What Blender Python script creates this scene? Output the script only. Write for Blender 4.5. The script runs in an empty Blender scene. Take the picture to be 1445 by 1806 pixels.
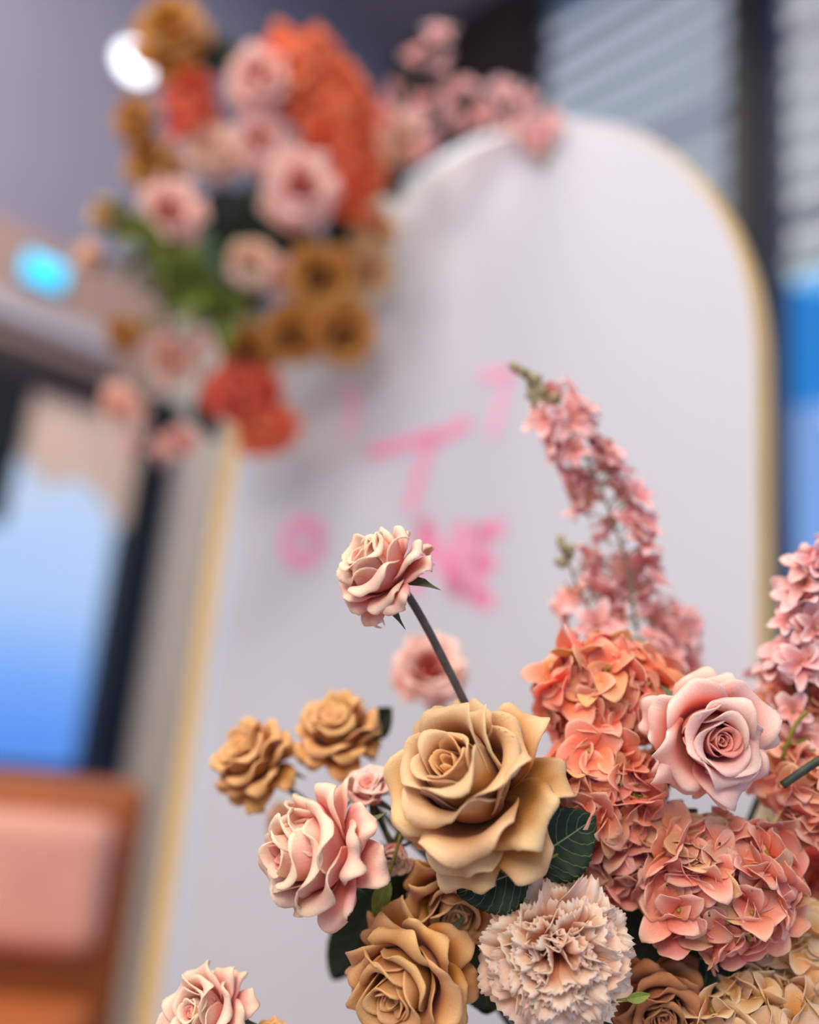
import bpy, bmesh, math, random
import numpy as np
from mathutils import Vector, Matrix, Quaternion
random.seed(4)
SC = bpy.context.scene
COL = SC.collection

# ---------------------------------------------------------------- camera
FPX, IW, IH = 1700.0, 1445, 1806
CAM = Vector((0, 0, 1.05))
_p, _r = math.radians(15.1), math.radians(5.4)
FWD = Vector((0, math.cos(_p), math.sin(_p)))
_rt = Vector((1, 0, 0)); _up = _rt.cross(FWD)
RT = _rt*math.cos(_r) + _up*math.sin(_r)
UP = _up*math.cos(_r) - _rt*math.sin(_r)
cd = bpy.data.cameras.new('camera'); cam = bpy.data.objects.new('camera', cd); COL.objects.link(cam)
cam.matrix_world = Matrix(((RT.x, UP.x, -FWD.x, CAM.x), (RT.y, UP.y, -FWD.y, CAM.y), (RT.z, UP.z, -FWD.z, CAM.z), (0, 0, 0, 1)))
cd.sensor_fit = 'HORIZONTAL'; cd.sensor_width = 36; cd.lens = FPX/IW*36
cd.clip_start = .02
cd.dof.use_dof = True; cd.dof.focus_distance = .458; cd.dof.aperture_fstop = 2.1
SC.camera = cam
# ---------------------------------------------------------------- light
wd = bpy.data.worlds.new('sky'); SC.world = wd; wd.use_nodes = True
_n = wd.node_tree; _b = _n.nodes['Background']
_tc = _n.nodes.new('ShaderNodeTexCoord'); _s = _n.nodes.new('ShaderNodeSeparateXYZ'); _n.links.new(_tc.outputs['Generated'], _s.inputs[0])
_c = _n.nodes.new('ShaderNodeValToRGB'); _n.links.new(_s.outputs[2], _c.inputs[0]); _n.links.new(_c.outputs[0], _b.inputs[0])
_e = _c.color_ramp.elements
_e[0].position = 0; _e[0].color = (.17, .40, .95, 1)
_e[1].position = .9; _e[1].color = (.70, .69, .71, 1)
for _q, _k in ((.05, (.26, .52, 1.0, 1)), (.13, (.60, .78, 1.0, 1)), (.24, (.78, .88, 1.0, 1)), (.5, (.78, .78, .82, 1))):
    _x = _e.new(_q); _x.color = _k
_b.inputs[1].default_value = 1.0
def area(name, loc, at_, size, energy, col):
    l = bpy.data.lights.new(name, 'AREA'); l.shape = 'RECTANGLE'; l.size = size[0]; l.size_y = size[1]; l.energy = energy; l.color = col
    o = bpy.data.objects.new(name, l); COL.objects.link(o); o.location = loc
    o.rotation_euler = (Vector(loc)-Vector(at_)).to_track_quat('Z', 'Y').to_euler(); return o
area('ceiling_panel_light', (-1.3, -.5, 3.6), (.1, .6, 1.0), (1.4, 1.0), 62, (1.0, .90, .80))
area('near_fill', (-.35, -.75, 1.75), (.1, .45, 1.0), (.7, .5), 15, (1.0, .85, .72))  # unseen warm fill added behind the camera to brighten the front flowers
area('room_fill', (-1.2, 1.6, 4.7), (-1.2, 1.6, 0), (2.0, 2.0), 60, (1.0, .93, .88))  # unseen fill added under the ceiling to lift the dark room
area('far_wall_fill', (-1.6, 1.2, 3.4), (-1.5, 4.0, 1.6), (1.6, 1.0), 50, (1.0, .90, .82))  # unseen fill added to brighten the dark left wall
SC.view_settings.view_transform = 'Standard'; SC.view_settings.look = 'None'
SC.view_settings.gamma = 1; SC.view_settings.use_curve_mapping = False
SC.view_settings.exposure = 0.0

def ray(px, py): return FWD + RT*((px-IW/2)/FPX) + UP*((IH/2-py)/FPX)
def at(px, py, d): return CAM + ray(px, py)*d
def on_plane(px, py, P, n):
    r = ray(px, py); return CAM + r*((P-CAM).dot(n)/r.dot(n))
def facing(x, y, z): return (RT*x + UP*y - FWD*z).normalized()
PSI = -.82
HD = Vector((math.cos(PSI), math.sin(PSI), 0))      # along the arch and the window wall
ND = Vector((math.sin(PSI), -math.cos(PSI), 0))     # away from them, towards the camera
GD = -ND                                            # along the left wall
# ---------------------------------------------------------------- helpers: meshes
def link(name, me, parent=None, loc=None, rot=None, mat=None):
    o = bpy.data.objects.new(name, me)
    COL.objects.link(o)
    if parent is not None: o.parent = parent
    if loc is not None: o.location = loc
    if rot is not None:
        o.rotation_mode = 'QUATERNION'; o.rotation_quaternion = rot
    if mat is not None and me is not None and len(me.materials) == 0: me.materials.append(mat)
    return o

def tag(o, label=None, cat=None, group=None, kind=None):
    if label: o['label'] = label
    if cat: o['category'] = cat
    if group: o['group'] = group
    if kind: o['kind'] = kind
    return o

def to_mesh(name, V, Fc, uv=None, mat=None, smooth=True):
    me = bpy.data.meshes.new(name)
    me.from_pydata([tuple(p) for p in V], [], [tuple(f) for f in Fc])
    if uv is not None:
        lay = me.uv_layers.new(name='UVMap')
        idx = np.empty(len(me.loops), dtype=np.int32); me.loops.foreach_get('vertex_index', idx)
        lay.data.foreach_set('uv', np.asarray(uv, dtype=np.float32)[idx].ravel())
    if smooth: me.polygons.foreach_set('use_smooth', np.ones(len(me.polygons), dtype=bool))
    if mat is not None: me.materials.append(mat)
    me.update()
    return me

def grid_faces(nv, nu):
    i = np.arange(nv-1)[:, None]*nu + np.arange(nu-1)[None]
    return np.stack([i, i+1, i+nu+1, i+nu], -1).reshape(-1, 4)

def shell(G, UV, th):
    """G (nv,nu,3) grid -> verts, faces, uv of a thin closed sheet"""
    nv, nu = G.shape[:2]
    P = G.reshape(-1, 3); uv = UV.reshape(-1, 2); F0 = grid_faces(nv, nu)
    if th <= 0: return P, F0, uv
    du = np.gradient(G, axis=1); dv = np.gradient(G, axis=0)
    n = np.cross(du, dv); n /= (np.linalg.norm(n, axis=-1, keepdims=True)+1e-12)
    Q = (G - n*th).reshape(-1, 3); m = nv*nu
    idx = np.arange(m).reshape(nv, nu)
    ring = np.concatenate([idx[0, :-1], idx[:-1, -1], idx[-1, :0:-1], idx[:0:-1, 0]])
    nx = np.roll(ring, -1)
    rim = np.stack([nx, ring, ring+m, nx+m], -1)
    return np.concatenate([P, Q]), np.concatenate([F0, F0[:, ::-1]+m, rim]), np.concatenate([uv, uv])

def sstep(x, a, b):
    t = np.clip((x-a)/(b-a), 0, 1); return t*t*(3-2*t)

def petal_grid(rg, L, W, alpha, r0=.02, Rc0=.3, k=1.0, roll=0., tip=.0, round_=.3, nu=17, nv=15, wave=.02, base=.25, wmax=.62, spiral=.03, rollstart=.55, lean=0.):
    """petal around the +Z axis at azimuth 0. alpha: [(v, degrees outward from +Z)]"""
    S = np.linspace(0, 1.25, 90)
    al = np.interp(S, [a[0] for a in alpha], [math.radians(a[1]) for a in alpha])
    ker = np.ones(7)/7; al = np.convolve(np.pad(al, 3, mode='edge'), ker, 'valid')
    ds = np.diff(S, prepend=0)*L
    r = r0 + np.cumsum(np.sin(al)*ds); z = np.cumsum(np.cos(al)*ds)
    v = np.linspace(0, 1, nv)**.85; u = np.linspace(-1, 1, nu)
    u = np.sign(u)*np.abs(u)**.85
    U, V = np.meshgrid(u, v)
    au = np.abs(U)
    Lf = 1 - round_*au**2.6 + tip*np.exp(-(U/.22)**2)
    Lf += .03*np.sin(U*5+rg.uniform(0, 6))*rg.uniform(.3, 1)
    Sg = V*Lf
    wsh = base + (1-base)*np.sin(np.clip(V/wmax, 0, 1)*np.pi/2)**.9
    wsh = wsh*(1-.12*sstep(V, wmax, 1))
    X = U*W*wsh
    rr = np.interp(Sg, S, r); zz = np.interp(Sg, S, z); aa = np.interp(Sg, S, al)
    Rc = np.maximum(k*np.interp(Sg, S, r), Rc0)
    # integrate the cross-section
    rollv = roll*sstep(V, .35, .95)
    asym = rg.uniform(.6, 1.35, 2)
    side = np.where(U < 0, asym[0], asym[1])
    beta = np.abs(X)/Rc - rollv*side*sstep(au, rollstart, 1.05)**1.2*2.2
    dX = np.diff(np.abs(X), axis=1)
    c = nu//2
    LX = np.zeros_like(X); LN = np.zeros_like(X)
    for sgn in (1, -1):
        j = c
        while 0 <= j+sgn < nu:
            d = np.abs(np.abs(X[:, j+sgn])-np.abs(X[:, j])); b = .5*(beta[:, j]+beta[:, j+sgn])
            LX[:, j+sgn] = LX[:, j]+sgn*np.cos(b)*d; LN[:, j+sgn] = LN[:, j]+np.sin(b)*d
            j += sgn
    LN = LN - spiral*U*sstep(V, 0, .4)
    w = 0
    for q in range(4):
        w = w + rg.normal()*np.sin(U*rg.uniform(2, 7)+V*rg.uniform(1, 6)+rg.uniform(0, 6))
    LN = LN + wave*w*V**1.5*(.4+.6*au)
    G = np.empty(U.shape+(3,))
    G[..., 0] = rr - np.cos(aa)*LN
    G[..., 2] = zz + np.sin(aa)*LN
    G[..., 1] = LX + lean*V*V
    UV = np.stack([.5+.5*U, V], -1)
    return G, UV

def rotz(G, a):
    c, s = math.cos(a), math.sin(a); O = G.copy()
    O[..., 0] = c*G[..., 0]-s*G[..., 1]; O[..., 1] = s*G[..., 0]+c*G[..., 1]
    return O

# layers: n, L, W, Rc0, alpha profile, roll, tip, round
ROSE = [
 (2, .74, .12, .05, [(0,20),(.2,4),(1,-2)], 0, 0, .15),
 (3, .80, .22, .10, [(0,40),(.15,14),(.5,0),(1,-6)], 0, .02, .22),
 (3, .86, .33, .17, [(0,60),(.2,12),(.5,2),(.9,-6),(1,12)], 0, .03, .25),
 (4, .93, .46, .27, [(0,75),(.2,18),(.5,4),(.8,-8),(.92,0),(1,60)], .1, .03, .25),
 (3, 1.06, .66, .38, [(0,88),(.25,28),(.5,6),(.80,-6),(.92,20),(1,110)], .18, .04, .24),
 (4, 1.16, .72, .48, [(0,92),(.3,36),(.55,10),(.80,4),(.92,60),(1,160)], .3, .05, .22),
 (4, 1.14, .62, .60, [(0,96),(.3,50),(.6,24),(.78,30),(.9,95),(1,190)], .6, .07, .2),
 (5, 1.08, .46, .9, [(0,98),(.3,70),(.6,52),(.78,62),(.9,115),(1,210)], .95, .10, .16),
 (6, 1.00, .36, 1.2, [(0,100),(.3,92),(.6,82),(.78,95),(.9,140),(1,220)], 1.1, .12, .14),
]
def rose_petals(seed, R, hi=True, skip=(), openness=1.0, tall=1.0):
    rg = np.random.default_rng(seed); out = []
    ph = rg.uniform(0, 6)
    for li, (n, L, W, Rc0, al, roll, tip, rnd) in enumerate(ROSE):
        if li in skip: continue
        ph += rg.uniform(.5, 1.1)
        for i in range(n):
            a = ph + 2*math.pi*i/n + rg.uniform(-.12, .12)
            s = rg.uniform(.93, 1.06)*(tall if li < 4 else 1+(tall-1)*.8 if li == 4 else 1); d = rg.uniform(-1, 1)*(1+.8*li)
            al2 = [(v, (g + (d if v < .85 else rg.uniform(-1, 1)*(4+3*li)))*(openness if li > 3 and v > .2 else 1)) for v, g in al]
            nu, nv = ((19, 17) if li > 2 else (13, 12)) if hi else (7, 7)
            G, UV = petal_grid(rg, L*s, W*rg.uniform(.92, 1.08), al2, r0=.02+.006*li, Rc0=Rc0, k=.8, roll=roll*rg.uniform(.6, 1.3), tip=tip, round_=rnd,
                               nu=nu, nv=nv, wave=.004+.0022*li, spiral=.012+.012*min(li, 5), lean=rg.uniform(-.05, .05)*li*.3)
            G = rotz(G, a)
            out.append(shell(G*R, UV, .0006 if hi else 0)+(li,))
    return out

def sock(n, i, v): n.inputs[i].default_value = v
def rgb(h):
    c = [int(h[i:i+2], 16)/255 for i in (0, 2, 4)]
    return tuple([x/12.92 if x <= .04045 else ((x+.055)/1.055)**2.4 for x in c])+(1,)

def petal_mat(name, deep, mid, rim, rough=.62, trans=.28, vein=.5, var=.06, alt=None, altp=.0):
    m = bpy.data.materials.new(name); m.use_nodes = True; nt = m.node_tree; N = nt.nodes; Lk = nt.links
    N.clear()
    out = N.new('ShaderNodeOutputMaterial'); mix = N.new('ShaderNodeMixShader'); pr = N.new('ShaderNodeBsdfPrincipled'); tr = N.new('ShaderNodeBsdfTranslucent')
    uv = N.new('ShaderNodeUVMap'); sep = N.new('ShaderNodeSeparateXYZ'); Lk.new(uv.outputs[0], sep.inputs[0])
    def mth(op, a, b=None, c=None):
        n = N.new('ShaderNodeMath'); n.operation = op
        for i, x in enumerate((a, b, c)):
            if x is None: continue
            if isinstance(x, (int, float)): n.inputs[i].default_value = x
            else: Lk.new(x, n.inputs[i])
        return n.outputs[0]
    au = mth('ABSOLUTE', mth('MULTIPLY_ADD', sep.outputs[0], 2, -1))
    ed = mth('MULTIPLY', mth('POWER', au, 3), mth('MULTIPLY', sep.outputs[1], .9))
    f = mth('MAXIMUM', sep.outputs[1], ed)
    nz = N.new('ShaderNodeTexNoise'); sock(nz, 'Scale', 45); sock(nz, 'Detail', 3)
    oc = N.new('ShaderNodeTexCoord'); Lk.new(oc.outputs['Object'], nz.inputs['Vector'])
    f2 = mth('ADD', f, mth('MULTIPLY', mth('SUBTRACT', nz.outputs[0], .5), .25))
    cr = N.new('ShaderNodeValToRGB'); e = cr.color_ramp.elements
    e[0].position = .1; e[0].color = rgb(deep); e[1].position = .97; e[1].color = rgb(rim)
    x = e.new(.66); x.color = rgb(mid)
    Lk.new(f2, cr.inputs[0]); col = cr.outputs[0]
    oi = N.new('ShaderNodeObjectInfo')
    if alt:
        mr = N.new('ShaderNodeMapRange'); sock(mr, 1, 1-altp); sock(mr, 2, 1.0); Lk.new(oi.outputs['Random'], mr.inputs[0])
        mx = N.new('ShaderNodeMix'); mx.data_type = 'RGBA'; Lk.new(mr.outputs[0], mx.inputs[0]); Lk.new(col, mx.inputs[6]); mx.inputs[7].default_value = rgb(alt); col = mx.outputs[2]
    hs = N.new('ShaderNodeHueSaturation')
    r2 = mth('FRACT', mth('MULTIPLY', oi.outputs['Random'], 7.31))
    Lk.new(mth('MULTIPLY_ADD', r2, var*2, 1-var), hs.inputs['Value'])
    r3 = mth('FRACT', mth('MULTIPLY', oi.outputs['Random'], 17.7))
    Lk.new(mth('MULTIPLY_ADD', r3, var*.25, .5-var*.125), hs.inputs['Hue'])
    Lk.new(col, hs.inputs['Color'])
    # fine speckle of the fabric
    sp = N.new('ShaderNodeTexNoise'); sock(sp, 'Scale', 1400); sock(sp, 'Detail', 2); Lk.new(oc.outputs['Object'], sp.inputs['Vector'])
    mul = N.new('ShaderNodeMix'); mul.data_type = 'RGBA'; mul.blend_type = 'MULTIPLY'; sock(mul, 0, 1.0)
    g = mth('MULTIPLY_ADD', sp.outputs[0], .28, .86); cc = N.new('ShaderNodeCombineColor')
    for i in range(3): Lk.new(g, cc.inputs[i])
    Lk.new(hs.outputs[0], mul.inputs[6]); Lk.new(cc.outputs[0], mul.inputs[7]); col = mul.outputs[2]
    # relief: veins that run along the petal
    mp = N.new('ShaderNodeMapping'); mp.inputs['Scale'].default_value = (34, 3, 1); Lk.new(uv.outputs[0], mp.inputs[0])
    vn = N.new('ShaderNodeTexNoise'); sock(vn, 'Scale', 1.0); sock(vn, 'Detail', 3); Lk.new(mp.outputs[0], vn.inputs['Vector'])
    hgt = mth('ADD', mth('MULTIPLY', vn.outputs[0], vein), mth('MULTIPLY', sp.outputs[0], .12))
    bp = N.new('ShaderNodeBump'); sock(bp, 'Strength', .35); sock(bp, 'Distance', .0009); Lk.new(hgt, bp.inputs['Height'])
    Lk.new(col, pr.inputs['Base Color']); sock(pr, 'Roughness', rough); Lk.new(bp.outputs[0], pr.inputs['Normal'])
    sock(pr, 'Specular IOR Level', .25); sock(pr, 'Sheen Weight', .15)
    hs2 = N.new('ShaderNodeHueSaturation'); sock(hs2, 'Saturation', 1.18); Lk.new(col, hs2.inputs['Color'])
    Lk.new(hs2.outputs[0], tr.inputs[0]); Lk.new(bp.outputs[0], tr.inputs['Normal'])
    sock(mix, 0, trans); Lk.new(pr.outputs[0], mix.inputs[1]); Lk.new(tr.outputs[0], mix.inputs[2]); Lk.new(mix.outputs[0], out.inputs[0])
    return m
# ---------------------------------------------------------------- more helpers
def simple_mat(name, col, rough=.6, metal=0., noise=0., scale=20., spec=.4, emit=None, bump=0.):
    m = bpy.data.materials.new(name); m.use_nodes = True; nt = m.node_tree; N = nt.nodes; pr = N['Principled BSDF']
    c = rgb(col)
    pr.inputs['Base Color'].default_value = c; sock(pr, 'Roughness', rough); sock(pr, 'Metallic', metal); sock(pr, 'Specular IOR Level', spec)
    if noise or bump:
        tc = N.new('ShaderNodeTexCoord'); nz = N.new('ShaderNodeTexNoise'); sock(nz, 'Scale', scale); sock(nz, 'Detail', 4)
        nt.links.new(tc.outputs['Object'], nz.inputs['Vector'])
        cr = N.new('ShaderNodeValToRGB'); e = cr.color_ramp.elements
        e[0].position = .3; e[1].position = .7
        e[0].color = tuple(x*(1-noise) for x in c[:3])+(1,); e[1].color = tuple(min(1, x*(1+noise)) for x in c[:3])+(1,)
        nt.links.new(nz.outputs[0], cr.inputs[0]); nt.links.new(cr.outputs[0], pr.inputs['Base Color'])
        if bump:
            bp = N.new('ShaderNodeBump'); sock(bp, 'Strength', bump); sock(bp, 'Distance', .002); nt.links.new(nz.outputs[0], bp.inputs['Height']); nt.links.new(bp.outputs[0], pr.inputs['Normal'])
    if emit:
        pr.inputs['Emission Color'].default_value = rgb(emit[0]); sock(pr, 'Emission Strength', emit[1])
    return m

def glass_mat(name, tint, k=.08):
    m = bpy.data.materials.new(name); m.use_nodes = True; nt = m.node_tree; N = nt.nodes; N.clear()
    o = N.new('ShaderNodeOutputMaterial'); mx = N.new('ShaderNodeMixShader'); t = N.new('ShaderNodeBsdfTransparent'); g = N.new('ShaderNodeBsdfGlossy')
    t.inputs[0].default_value = rgb(tint); sock(g, 'Roughness', .03); sock(mx, 0, k)
    nt.links.new(t.outputs[0], mx.inputs[1]); nt.links.new(g.outputs[0], mx.inputs[2]); nt.links.new(mx.outputs[0], o.inputs[0]); return m

def leaf_mat(name, dark, light, veincol, trans=.12):
    m = bpy.data.materials.new(name); m.use_nodes = True; nt = m.node_tree; N = nt.nodes; Lk = nt.links; pr = N['Principled BSDF']
    uv = N.new('ShaderNodeUVMap'); sep = N.new('ShaderNodeSeparateXYZ'); Lk.new(uv.outputs[0], sep.inputs[0])
    def mth(op, a, b=None, c=None):
        n = N.new('ShaderNodeMath'); n.operation = op
        for i, x in enumerate((a, b, c)):
            if x is None: continue
            if isinstance(x, (int, float)): n.inputs[i].default_value = x
            else: Lk.new(x, n.inputs[i])
        return n.outputs[0]
    au = mth('ABSOLUTE', mth('MULTIPLY_ADD', sep.outputs[0], 2, -1))
    ph = mth('FRACT', mth('MULTIPLY', mth('SUBTRACT', sep.outputs[1], mth('MULTIPLY', mth('POWER', au, 1.3), .26)), 7.5))
    side = mth('LESS_THAN', mth('ABSOLUTE', mth('SUBTRACT', ph, .5)), .045)
    side = mth('MULTIPLY', side, .40)
    rib = mth('LESS_THAN', au, .022)
    v = mth('MAXIMUM', side, rib)
    nz = N.new('ShaderNodeTexNoise'); sock(nz, 'Scale', 160); sock(nz, 'Detail', 4)
    tc = N.new('ShaderNodeTexCoord'); Lk.new(tc.outputs['Object'], nz.inputs['Vector'])
    cr = N.new('ShaderNodeValToRGB'); e = cr.color_ramp.elements; e[0].position = .3; e[1].position = .75; e[0].color = rgb(dark); e[1].color = rgb(light)
    Lk.new(nz.outputs[0], cr.inputs[0])
    mx = N.new('ShaderNodeMix'); mx.data_type = 'RGBA'; Lk.new(v, mx.inputs[0]); Lk.new(cr.outputs[0], mx.inputs[6]); mx.inputs[7].default_value = rgb(veincol)
    Lk.new(mx.outputs[2], pr.inputs['Base Color']); sock(pr, 'Roughness', .55); sock(pr, 'Specular IOR Level', .3)
    bp = N.new('ShaderNodeBump'); sock(bp, 'Strength', .5); sock(bp, 'Distance', .0006); Lk.new(mth('ADD', nz.outputs[0], mth('MULTIPLY', v, -1.0)), bp.inputs['Height']); Lk.new(bp.outputs[0], pr.inputs['Normal'])
    return m

M = {}
M['tan'] = petal_mat('tan_petal', 'A65C0C', 'D6943E', 'F6D5A2', var=.05)
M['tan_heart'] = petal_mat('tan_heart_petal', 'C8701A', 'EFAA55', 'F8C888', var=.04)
M['tan_bg'] = petal_mat('ochre_petal', '8A4A08', 'C47E28', 'DDA356', var=.08)
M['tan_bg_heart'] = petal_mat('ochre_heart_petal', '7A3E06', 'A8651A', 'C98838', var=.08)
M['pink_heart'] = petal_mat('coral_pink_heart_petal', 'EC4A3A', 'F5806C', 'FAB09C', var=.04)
M['tan_deep'] = petal_mat('deep_tan_petal', 'A86012', 'D68F3C', 'F2C384', var=.06)
M['pink'] = petal_mat('pink_petal', 'F48470', 'FAB8A8', 'FDE4C8', var=.04)
M['pink_cool'] = petal_mat('rosy_petal', 'F57662', 'FFB6A4', 'FFE0D0', var=.04)
M['brown'] = petal_mat('brown_petal', '8A3E16', 'B26A38', 'C98B5C', var=.05)
M['coral'] = petal_mat('coral_petal', 'FB7A4C', 'FFAA86', 'FFCCAC', var=.10, vein=1, trans=.35, alt='F6C684', altp=.22)
M['salmon'] = petal_mat('salmon_petal', 'FA8460', 'FFB69C', 'FFD4BC', var=.10, vein=1, trans=.35, alt='EFCB92', altp=.25)
M['cream'] = petal_mat('cream_petal', 'EEAA48', 'FACB86', 'FDE2B4', var=.07, vein=1, trans=.3, alt='F3DDBE', altp=.3)
M['carn'] = petal_mat('carnation_petal', 'EE8030', 'FFC088', 'FFEAD2', var=.04, trans=.22, alt='FFD8BC', altp=.3)
M['spray'] = petal_mat('spray_petal', 'F9A496', 'FFCFC8', 'FFE6E2', var=.08, trans=.35)
M['orange'] = petal_mat('orange_petal', 'E2501F', 'F5804E', 'F9A273', var=.10, trans=.3)
M['red'] = petal_mat('red_coral_petal', 'D23B1E', 'EE6847', 'F38A6A', var=.10, trans=.3)
M['bud'] = simple_mat('khaki_bud', '9A8F6C', .7, noise=.2, scale=300)
M['stem'] = simple_mat('dark_stem', '2F3A2C', .55, noise=.35, scale=200)
M['stem_grey'] = simple_mat('grey_brown_stem', '4E4A46', .5, noise=.35, scale=160)
M['stem_olive'] = simple_mat('olive_stem', '7A7326', .6, noise=.3, scale=200)
M['stem_khaki'] = simple_mat('khaki_stem', '8D8263', .6, noise=.25, scale=200)
M['sepal'] = simple_mat('sepal_green', '4C5A36', .6, noise=.3, scale=250)
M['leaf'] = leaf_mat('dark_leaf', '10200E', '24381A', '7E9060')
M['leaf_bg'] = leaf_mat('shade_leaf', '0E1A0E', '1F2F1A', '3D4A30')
M['leaf_olive'] = leaf_mat('olive_leaf', '66762A', '9AA84E', 'AAB468')
M['foam'] = simple_mat('floral_foam', '2C4A2E', .9, noise=.3, scale=300, bump=.4)
M['centre'] = simple_mat('floret_centre', '97892E', .6)
M['wire'] = simple_mat('support_wire', '40503A', .5)

def tube(name, pts, radii, mat, parent, n=8):
    pts = [Vector(p) for p in pts]; k = len(pts)
    if isinstance(radii, (int, float)): radii = [radii]*k
    V, Fc, uv = [], [], []
    prev = None
    for i, p in enumerate(pts):
        t = (pts[min(i+1, k-1)]-pts[max(i-1, 0)]).normalized()
        a = prev if prev is not None else t.orthogonal().normalized()
        a = (a - t*a.dot(t)).normalized(); prev = a; b = t.cross(a)
        for j in range(n):
            th = 2*math.pi*j/n; V.append(p+(a*math.cos(th)+b*math.sin(th))*radii[i]); uv.append((j/n, i/(k-1)))
    for i in range(k-1):
        for j in range(n): Fc.append((i*n+j, i*n+(j+1) % n, (i+1)*n+(j+1) % n, (i+1)*n+j))
    Fc.append(tuple(range(n))[::-1]); Fc.append(tuple(range((k-1)*n, k*n)))
    return link(name, to_mesh(name, V, Fc, uv, mat), parent)

def bez(p0, p1, p2, p3, n=14):
    return [p0*(1-t)**3+p1*3*t*(1-t)**2+p2*3*t*t*(1-t)+p3*t**3 for t in [i/(n-1) for i in range(n)]]

def quat_z(d, spin=0): return Vector(d).to_track_quat('Z', 'Y') @ Quaternion((0, 0, 1), spin)

def leaf_grid(rg, L, W, serr=.05, fold=.25, curl=.3, nv=41, nu=11, wmax=.42):
    v = np.linspace(0, 1, nv); u = np.linspace(-1, 1, nu); U, V = np.meshgrid(u, v)
    w = np.sin(np.pi*np.clip(v, 0, 1)**(math.log(.5)/math.log(wmax)))**.75
    w = w*(1-.0*v)
    tri = np.abs(((v*15) % 1)-.25)
    w2 = w*(1+serr*(1-2*tri))*W
    X = U*w2[:, None]*.5
    Y = V*L + np.abs(U)**2*(.05*L)*(1-V)
    Z = fold*np.abs(X) + curl*L*(-(V-.3)**2) + .006*L*np.sin(V*47-6*np.abs(U))*np.abs(U) + .02*L*np.sin(U*3+rg.uniform(0, 6))*V
    return np.stack([X, Y, Z], -1), np.stack([.5+.5*U, V], -1)

def leaf(px, py, z, tx, ty, W, mat, label, nrm=(0, .15, 1), group=None, cat='leaf', tgt=None, hi=True, seed=0, tz=None, serr=.06):
    """a leaf whose base is seen at (px,py) and its tip at (tx,ty)"""
    b = at(px, py, z); t = at(tx, ty, tz or z)
    y = (t-b); L = y.length; y.normalize(); n = facing(*nrm); x = y.cross(n).normalized(); n = x.cross(y)
    rot = Matrix((x, y, n)).transposed().to_quaternion()
    rg = np.random.default_rng(seed+int(px+py))
    G, UV = leaf_grid(rg, L, W, serr=serr, nv=61 if hi else 17, nu=13 if hi else 7)
    V, Fc, uv = shell(G, UV, .0003 if hi else 0)
    root = link('rose_leaf', to_mesh('rose_leaf', V, Fc, uv, M[mat]), None, b, rot)
    tag(root, label, cat, group)
    e = tgt if tgt is not None else b - y*.03 - n*.01
    inv = Matrix.LocRotScale(b, rot, None).inverted()
    tube('leaf_stem', [inv @ p for p in bez(b+y*L*.02, b-y*.012, e+(b-e)*.4, e)], .0009, M['stem_olive' if hi else 'stem'], root, 6)
    return root

FOAM = at(1085, 2080, .56)
ROSEC = {}
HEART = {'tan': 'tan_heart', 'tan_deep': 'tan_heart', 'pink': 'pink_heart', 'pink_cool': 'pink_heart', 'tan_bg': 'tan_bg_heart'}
def rose(px, py, z, R, d, mat, seed, label, tgt=None, spin=0, hi=True, skip=(), op=1.0, group=None, sepals=5, stemmat='stem', stemr=.0018, base_off=.5, sepal_len=.75, tall=1.0, proto=None, firstleg=.05):
    d = facing(*d); c = at(px, py, z); b = c - d*R*base_off; rot = quat_z(d, spin)
    root = link('rose', None, None, b, rot); root.empty_display_size = .01
    tag(root, label, 'rose', group)
    if hi:
        for V, Fc, uv, li in rose_petals(seed, R, True, skip, op, tall):
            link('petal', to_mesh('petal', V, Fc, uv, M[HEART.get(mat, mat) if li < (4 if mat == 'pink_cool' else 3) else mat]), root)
    else:
        key = (proto or seed % 3, mat)
        if key not in ROSEC:
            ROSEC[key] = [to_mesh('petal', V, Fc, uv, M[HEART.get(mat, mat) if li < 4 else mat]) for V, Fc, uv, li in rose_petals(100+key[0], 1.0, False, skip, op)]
        for me in ROSEC[key]:
            o = link('petal', me, root); o.scale = (R, R, R)
    # calyx with sepals
    rg = np.random.default_rng(seed+900)
    prof = [(-.30, .05), (-.24, .07), (-.15, .13), (-.06, .15), (.02, .10)]
    n = 12; V = []; Fc = []
    for zz, rr in prof:
        for j in range(n): V.append((rr*R*math.cos(2*math.pi*j/n), rr*R*math.sin(2*math.pi*j/n), zz*R))
    for i in range(len(prof)-1):
        for j in range(n): Fc.append((i*n+j, i*n+(j+1) % n, (i+1)*n+(j+1) % n, (i+1)*n+j))
    cal = link('calyx', to_mesh('calyx', V, Fc, None, M['sepal']), root)
    for i in range(sepals):
        G, UV = petal_grid(rg, sepal_len*R*rg.uniform(.8, 1.1), .13*R, [(0, 95), (.4, 110), (.8, 140), (1, 150)], r0=.1*R, Rc0=.3*R, k=.6, tip=.35, round_=.5, nu=7 if hi else 3, nv=9 if hi else 5, wave=.01*R, spiral=0, base=.5, wmax=.35)
        G = rotz(G, 2*math.pi*i/sepals+rg.uniform(-.3, .3)); G[..., 2] -= .06*R
        V, Fc, uv = shell(G, UV, .0004 if hi else 0)
        link('sepal', to_mesh('sepal', V, Fc, uv, M['sepal']), cal)
    inv = Matrix.LocRotScale(b, rot, None).inverted()
    e = tgt if tgt is not None else FOAM
    s = b-d*R*.28
    L = (e-s).length
    tube('stem', [inv @ p for p in bez(s, s-d*min(firstleg, L*.5), e+(s-e)*.3, e, 18)], [stemr*1.15]+[stemr]*17, M[stemmat], root, 8 if hi else 5)
    return root
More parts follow.
